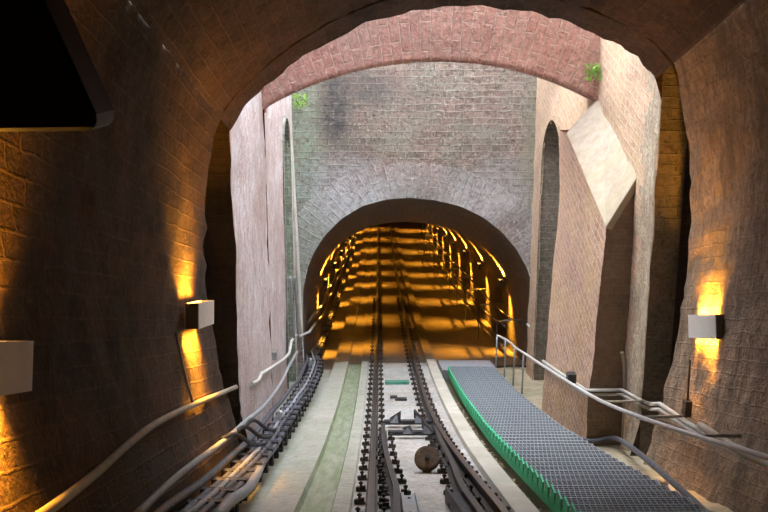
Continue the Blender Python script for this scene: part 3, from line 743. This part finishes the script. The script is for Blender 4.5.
# dark low cable along right wall base
lo = [PX(530, 408, 3.25), PX(548, 421, 3.30), PX(568, 432, 3.32), PY(588, 441, Y_B0-.06), PY(610, 438, Y_B0-.1), PX(622, 441, 3.85), PX(645, 458, 3.6), PX(668, 478, 3.5), PX(690, 498, 3.4), PX(712, 520, 3.3)]
pipe('cable', lo, .04, M['cable'], 'thick dark cable along the foot of the right wall', 'cable')
m = MB(); m.tube([PY(622, 352, Y_B0-.1), PY(625, 372, Y_B0-.1), PY(624, 440, Y_B0-.12)], .035, 8); tag(m.build('riser_pipe', M['pipewarm']), 'short brownish riser pipe in the corner beside the buttress front', 'pipe')
m = MB(); p = PG(661, 484, -.25); m.tube([p+Vector((-.09, .04, 0)), p+Vector((.09, -.02, 0))], .05, 10, False); tag(m.build('pipe_stub', M['galv']), 'short blue-grey pipe stub on the sandy ground at the right wall foot', 'pipe')
# dark cable loop at far right portal foot
pipe('cable', [PY(543, 344, 23.0), PY(541, 352, 22.9), PY(535, 355, 22.9), PY(532, 362, 22.9), PY(533, 371, 22.9)], .035, M['cable'], 'dark cable looping at the right foot of the tunnel mouth', 'cable')
m = MB(); m.tube([PY(549, 294, 23.1), PY(544, 297, 23.1), PY(543, 325, 23.1), PY(541, 334, 23.1), PY(532, 329, 23.1), PY(527, 324, 23.3)], .03, 8, False); tag(m.build('conduit', M['pipe']), 'pale conduit bent around the right corner of the tunnel mouth', 'conduit')
# left wall conduits
XLw = XL+.05
m = MB(); m.tube([PX(252, 384, XLw), PX(259, 380, XLw), PX(261, 374, XLw), PX(268, 370, XLw), PX(283, 360, XLw), PX(289, 354, XLw), PX(291.5, 341, XLw), PX(296, 335, XLw-.02), PX(300, 336, XLw+.02), PX(309, 332, XLw+.16), PX(315, 323, XLw+.25)], .035, 8, False)
tag(m.build('conduit', M['pipe']), 'pale conduit stepping along the lower left cutting wall to the tunnel mouth', 'conduit')
for k, (dx, lab) in enumerate(((0, 'left of two vertical cable ducts beside the left portal corner'), (4.5, 'right of two vertical cable ducts beside the left portal corner'))):
    m = MB(); m.tube([PX(290+dx, 277, XLw+.02), PX(292+dx, 305, XLw+.02), PX(294+dx, 338, XLw+.02)], .035, 6); tag(m.build('cable_duct', M['cablegrey']), lab, 'duct')
m = MB(); p = PX(274, 355.5, XLw); m.box(p, (.1, .1, .16)); tag(m.build('junction_box', M['galv']), 'tiny grey box above the conduit on the left cutting wall', 'box')
def wl(px, py):  # on near left vault wall: iterate wall x at that height
    X = -2.1
    for _ in range(6):
        q = PX(px, py, X); zr = q.z-Zt(q.y); xs = sect_x_at(max(zr, -.3), -1); X = xs+.06
    return PX(px, py, X)
up = [PX(-30, 560, -1.95), PX(20, 528, -1.95), PX(58, 503, -1.97)]+[wl(px, py) for px, py in ((100, 470), (130, 443), (160, 421), (200, 402), (236, 387))]
pipe('conduit', up, .035, M['pipewarm'], 'upper brownish pipe running along the near left wall', 'conduit')
m = MB(); q = wl(178, 332); m.tube([wl(176, 333), wl(185, 375), wl(193, 403)], .018, 6); tag(m.build('cable', M['pipewarm']), 'thin cable hanging from the middle left lamp down to the pipe', 'cable')
lw = [PX(135, 516, -1.93), PX(165, 487, -1.93), PX(190, 466, -1.95), PX(225, 440, -1.98), PX(247, 420, -2.0), PX(262, 408, -2.0), PX(280, 385, -2.0), PX(289, 366, -2.0), PX(297, 352, -2.0)]
pipe('conduit', lw, .035, M['cablegrey'], 'lower grey pipe along the left wall above the cable bundle', 'conduit')

# cable bundle on the left with clamps
cb = [(-1.83, .0), (-1.745, .03), (-1.66, .02), (-1.58, -.03), (-1.79, -.09), (-1.68, -.08), (-1.95, .10)]
labs = ['outermost low dark cable of the left bundle, nearest the concrete', 'dark cable on top of the left bundle', 'dark cable in the middle of the left bundle', 'dark cable of the left bundle', 'low grey cable of the left bundle', 'dark lower cable of the left bundle', 'highest cable of the left bundle, against the wall']
for i, (cx, ch) in enumerate(cb):
    pts = []; y = 6.0
    while y < 70:
        w = .03*math.sin(y*.7)+.008*math.sin(y*2.3+i)
        pts.append((cx+w-(.25 if y > Y_P else 0)*min(1, max(0, (y-Y_P)/2)), y, Zt(y)+ch-.02+.012*math.sin(y*1.7+i*1.3))); y += .7
    pipe('cable', pts, .034 if i % 3 else .045, M['cablegrey'] if i in (1, 4) else M['cable'], 'dark and grey cable bundled with others along the left side of the track', 'cable', 'cables bundled along the left side', n=6)
m = MB()
for a_, b_ in (((0, .075), (.40, .02)), ((0, -.165), (.40, .03)), ((-.19, -.045), (.02, .24)), ((.19, -.045), (.02, .24)), ((0, -.045), (.02, .22))):
    m.box((a_[0], 0, a_[1]), (b_[0], .075, b_[1]))
m.box((0, 0, -.27), (.06, .06, .22))
br = m.build('cable_bracket', M['iron']); n = 0; y = 7.0
while y < 44:
    o = br if n == 0 else br.copy()
    if n: COL.objects.link(o)
    o.location = (-1.72-(.25 if y > Y_P else 0)*min(1, max(0, (y-Y_P)/2)), y, Zt(y)-.06); o.rotation_euler = (0, 0, random.uniform(-.1, .1))
    tag(o, 'dark iron bracket clamping the cable bundle on the left', 'bracket', 'brackets holding the left cable bundle'); n += 1; y += .62 if y < Y_P else 1.2
m = MB(); p = PG(248, 406, .1); 
for k, (px, py) in enumerate(((280, 416), (310, 362))):
    m = MB(); p = PG(px, py, .12); m.box((p.x, p.y, p.z), (.05, .06, .26), rx=.5, rz=.4)
    tag(m.build('cable_tag', M['white']), ['white tag on the left cable bundle beside the cutting wall, nearer of two', 'white tag on the left cable bundle near the tunnel mouth'][k], 'tag')
# thick grey duct at the lower left
pipe('flexible_duct', [PG(215, 518, .0), PG(232, 500, .0), PG(248, 489, -.05), PG(255, 478, -.05), PG(262, 463, -.1)], .06, M['cablegrey'], 'thick grey flexible duct at the bottom left beside the concrete edge', 'duct')
# loose cables fanning at the foot of the left recess
for k in range(3):
    y0 = 10.6+k*.8
    pipe('cable', [(-2.0, y0, Zt(y0)+.35-.05*k), (-1.9, y0+.5, Zt(y0)+.2), (-1.75, y0+1.0, Zt(y0+1)+.12), (-1.7, y0+2, Zt(y0+2)-.02)], .028, M['iron'], 'short dark cable branching from the wall into the left bundle', 'cable', 'cable branches into the left bundle', n=6)

# ------------------------------------------------------------------ wall lamps
LW, LL, LH = .17, 1.0, .31
def make_lamp(LE, tin, tdn, ku=.9, kd=1.1, spu=90, spd=80, wash=0):
    t = empty('wall_lamp', (0, 0, 0), 'x', 'lamp')
    m = MB(); th = .012
    hm, em = (M['iron'], M['iron']) if wash else (M['lamp'], M['lampend'])
    m.box((-LW/2+th/2, 0, 0), (th, LL, LH)); m.box((LW/2-th/2, 0, 0), (th, LL, LH))
    m.box((0, 0, 0), (LW-.02, LL-.05, .02))
    m.build('housing', hm, t)
    for s_ in (-1, 1):
        m = MB(); m.box((0, s_*(LL/2-.006), 0), (LW-.025, .012, LH)); m.build('end_plate', em, t)
        m = MB(); m.box((0, 0, s_*(LH/2-.07)), (LW*.5, LL-.1, .03)); m.build('lamp_tube', M['glow'], t)
        l = bpy.data.lights.new('lamp_light', 'AREA')
        l.shape = 'RECTANGLE'; l.size = LW*.7; l.size_y = LL*.7; l.energy = LE*(ku if s_ > 0 else kd); l.color = (1, .42, .03); l.spread = math.radians(spu if s_ > 0 else spd)
        lo_ = bpy.data.objects.new('lamp_glow_up' if s_ > 0 else 'lamp_glow_down', l); COL.objects.link(lo_); lo_.parent = t
        lo_.location = (0, 0, s_*(LH/2+.004)); lo_.rotation_euler = (PI if s_ > 0 else 0, math.radians(tin) if s_ > 0 else math.radians(tdn), 0)
    if wash:
        l = bpy.data.lights.new('lamp_wash', 'AREA'); l.shape = 'RECTANGLE'; l.size = .05; l.size_y = LL*.5; l.energy = LE*wash; l.color = (1, .42, .03); l.spread = math.radians(60)
        lo_ = bpy.data.objects.new('lamp_glow_wall', l); COL.objects.link(lo_); lo_.parent = t; lo_.location = (LW*.3, 0, -LH/2-.02); lo_.rotation_euler = (0, math.radians(-14), 0)
    m = MB(); m.tube([(LW/2-.01, 0, 0), (LW/2+.17, 0, 0)], .022, 8, False); m.box((LW/2+.16, 0, 0), (.02, .1, .1)); m.build('arm', M['iron'], t)
    return t
lamp0 = make_lamp(52, 24, -16, .9, 1.1, 105, 95)
lampT = make_lamp(48, 10, 34, 3.2, .75, 80, 70, 1.2); usedT = [False]
def put_lamp(x, y, z, side, label, group=None, first=False, tun=False, tilt=1.0):
    if tun: t = copy_tree(lampT) if usedT[0] else lampT; usedT[0] = True
    else: t = lamp0 if first else copy_tree(lamp0)
    t.location = (x, y, z); t.rotation_euler = (math.atan((Zt(y+.3)-Zt(y-.3))/.6)*tilt, 0, 0)
    if side < 0: t.rotation_euler = (-t.rotation_euler[0], 0, PI)
    if tun: t.scale = (.7, .7, .7)
    for ch in t.children:
        if ch.name.startswith('arm'): ch.location = (0, -.36*side, 0)
    t['label'] = label
    if group: t['group'] = group
    return t
q = PY(201, 315, 10.75); x = -2.16+.0; Zl = PX(201, 315, -2.16)
XLc = -2.25
a = PX(200, 314, XLc)
put_lamp(XLc, a.y, a.z, -1, 'glowing box lamp on the left wall beside the cutting, its whole body visible', first=True, tilt=.8)
a = PX(33, 341, -2.16)
put_lamp(XLc, a.y-LL/2, a.z, -1, 'blurred box lamp cut off by the left edge of the picture')
XRc = 4.33
a = PX(704, 326.5, 4.25)
put_lamp(XRc-.03, a.y, a.z, 1, 'pale box lamp glowing on the near right wall')
k = 0; y = 27.6
while y < Y_END-4:
    x = far_x(1.9, 1, y)-.22; put_lamp(x, y, Zt(y)+1.95, 1, 'glowing lamp in the row on the right wall deep inside the far tunnel', 'lamps along the right wall of the far tunnel', tun=True); y += 6.0
y = 27.9
while y < Y_END-4:
    x = far_x(1.9, -1, y)+.22; put_lamp(x, y, Zt(y)+1.95, -1, 'glowing lamp in the row on the left wall deep inside the far tunnel', 'lamps along the left wall of the far tunnel', tun=True); y += 6.0

# guard rail with rungs along the right side of the far tunnel
t = empty('tunnel_handrail', (3.3, 25, Zt(25)), 'dark double handrail with rungs along the right wall inside the tunnel', 'handrail')
for k, (dx, h) in enumerate(((-.75, .95), (-.28, 1.0), (-.75, .35))):
    m = MB(); pts = []; y = 24.2
    while y < 75: pts.append((far_x(1.0, 1, y)+dx, y, Zt(y)+h)); y += 2.5
    m.tube(pts, .03, 6); local(t, m.build('rail_tube', M['clip']))
y = 25.5
while y < 72:
    m = MB(); X = far_x(1.0, 1, y); m.tube([(X-.75, y, Zt(y)+.95), (X+.02, y, Zt(y)+1.0)], .025, 6, False)
    local(t, m.build('rung', M['galv'])); m = MB(); m.tube([(X-.75, y, Zt(y)+.95), (X-.75, y, Zt(y)-.3)], .018, 6, False); local(t, m.build('post', M['clip'])); y += 4.2
for k in range(2):
    m = MB(); pts = []; y = 24.2
    while y < 75: pts.append((far_x(1.0, -1, y)+.08, y, Zt(y)+.75+.35*k+.05*math.sin(y))); y += 1.7
    m.tube(pts, .04, 6); tag(m.build('conduit', M['cable']), ['lower', 'upper'][k]+' dark conduit along the left wall inside the far tunnel', 'conduit')

# ------------------------------------------------------------------ leaf litter and plants
m = MB()
for i in range(150):
    y = random.uniform(9, 19); x = random.choice([random.uniform(1.66, 1.80), random.uniform(1.64, 1.8), random.uniform(3.05, 3.3)]); z = Zt(y)-.30+random.uniform(0, .02)
    r = random.uniform(.02, .045); w = random.uniform(0, PI); ca, sa = math.cos(w)*r, math.sin(w)*r
    m.face([(x+ca, y+sa, z), (x-sa*.6, y+ca*.6, z+.012), (x-ca, y-sa, z+.004), (x+sa*.6, y-ca*.6, z+.015)])
tag(m.build('leaf_litter', M['dryleaf'], weld=False), 'pale fallen leaves scattered on the soil beside the walkway', 'leaves', kind='stuff')
def tuft(px, py, Y, n, r, label, sx=-1):
    c = PY(px, py, Y); m = MB()
    r *= .85
    for i in range(n):
        d = Vector((random.uniform(-1, 1), random.uniform(-1, 0), random.uniform(-1, 1)))*r; p = c+d
        s_ = random.uniform(.03, .065); a_ = Vector((random.uniform(-1, 1), random.uniform(-.6, .6), random.uniform(-1, 1))).normalized()*s_
        b_ = a_.cross(Vector((random.uniform(-.4, .4), -1, random.uniform(-.4, .4)))).normalized()*s_*.45
        m.face([p-a_, p+b_, p+a_, p-b_]); 
    for i in range(6):
        e = c+Vector((random.uniform(-1, 1)*r, -.05, random.uniform(-1, .6)*r)); m.tube([c+Vector((0, .12, 0)), (c+e)/2+Vector((0, -.03, .04)), e], .006, 5)
    tag(m.build('wall_plant', M['leaf'], weld=False), label, 'plant')
tuft(593, 72, Y_B1-.05, 46, .17, 'small bright green plant sprouting at the right end of the brick arch')
tuft(300, 101, Y_P-.15, 60, .22, 'green plant tuft high in the left corner of the portal wall')
# made-up dark panel, standing in for an unidentified dark shape at the upper left
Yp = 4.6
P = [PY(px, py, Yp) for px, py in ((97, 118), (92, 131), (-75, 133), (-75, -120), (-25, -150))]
m = MB(); m.prism(P, (0, .35, 0)); o = tag(m.build('dark_stand_in', M['navy']), 'made-up blue-black wedge-shaped panel at the top left, standing in for an unclear dark shape', 'panel')
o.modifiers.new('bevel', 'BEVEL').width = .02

# ------------------------------------------------------------------ light
w = bpy.data.worlds.new('world'); SC.world = w; w.use_nodes = True
bg = w.node_tree.nodes['Background']; bg.inputs[0].default_value = (.86, .93, 1.0, 1); bg.inputs[1].default_value = 9.0
sun = bpy.data.lights.new('sun', 'SUN'); sun.energy = 1.3; sun.angle = math.radians(25); sun.color = (1, .88, .68)
so = bpy.data.objects.new('sun', sun); COL.objects.link(so)
d = Vector((.55, -.35, -1.0)).normalized(); so.rotation_euler = d.to_track_quat('-Z', 'Y').to_euler()

# ------------------------------------------------------------------ camera
cam = bpy.data.cameras.new('camera'); cam.lens = F/768*36; cam.sensor_width = 36; cam.clip_end = 300; cam.clip_start = .05
co = bpy.data.objects.new('camera', cam); COL.objects.link(co); co.location = CAM
co.rotation_euler = fwd.to_track_quat('-Z', 'Y').to_euler()
SC.camera = co
SC.view_settings.view_transform = 'Standard'; SC.view_settings.look = 'None'; SC.view_settings.gamma = 1; SC.view_settings.use_curve_mapping = False
SC.view_settings.exposure = 0.6
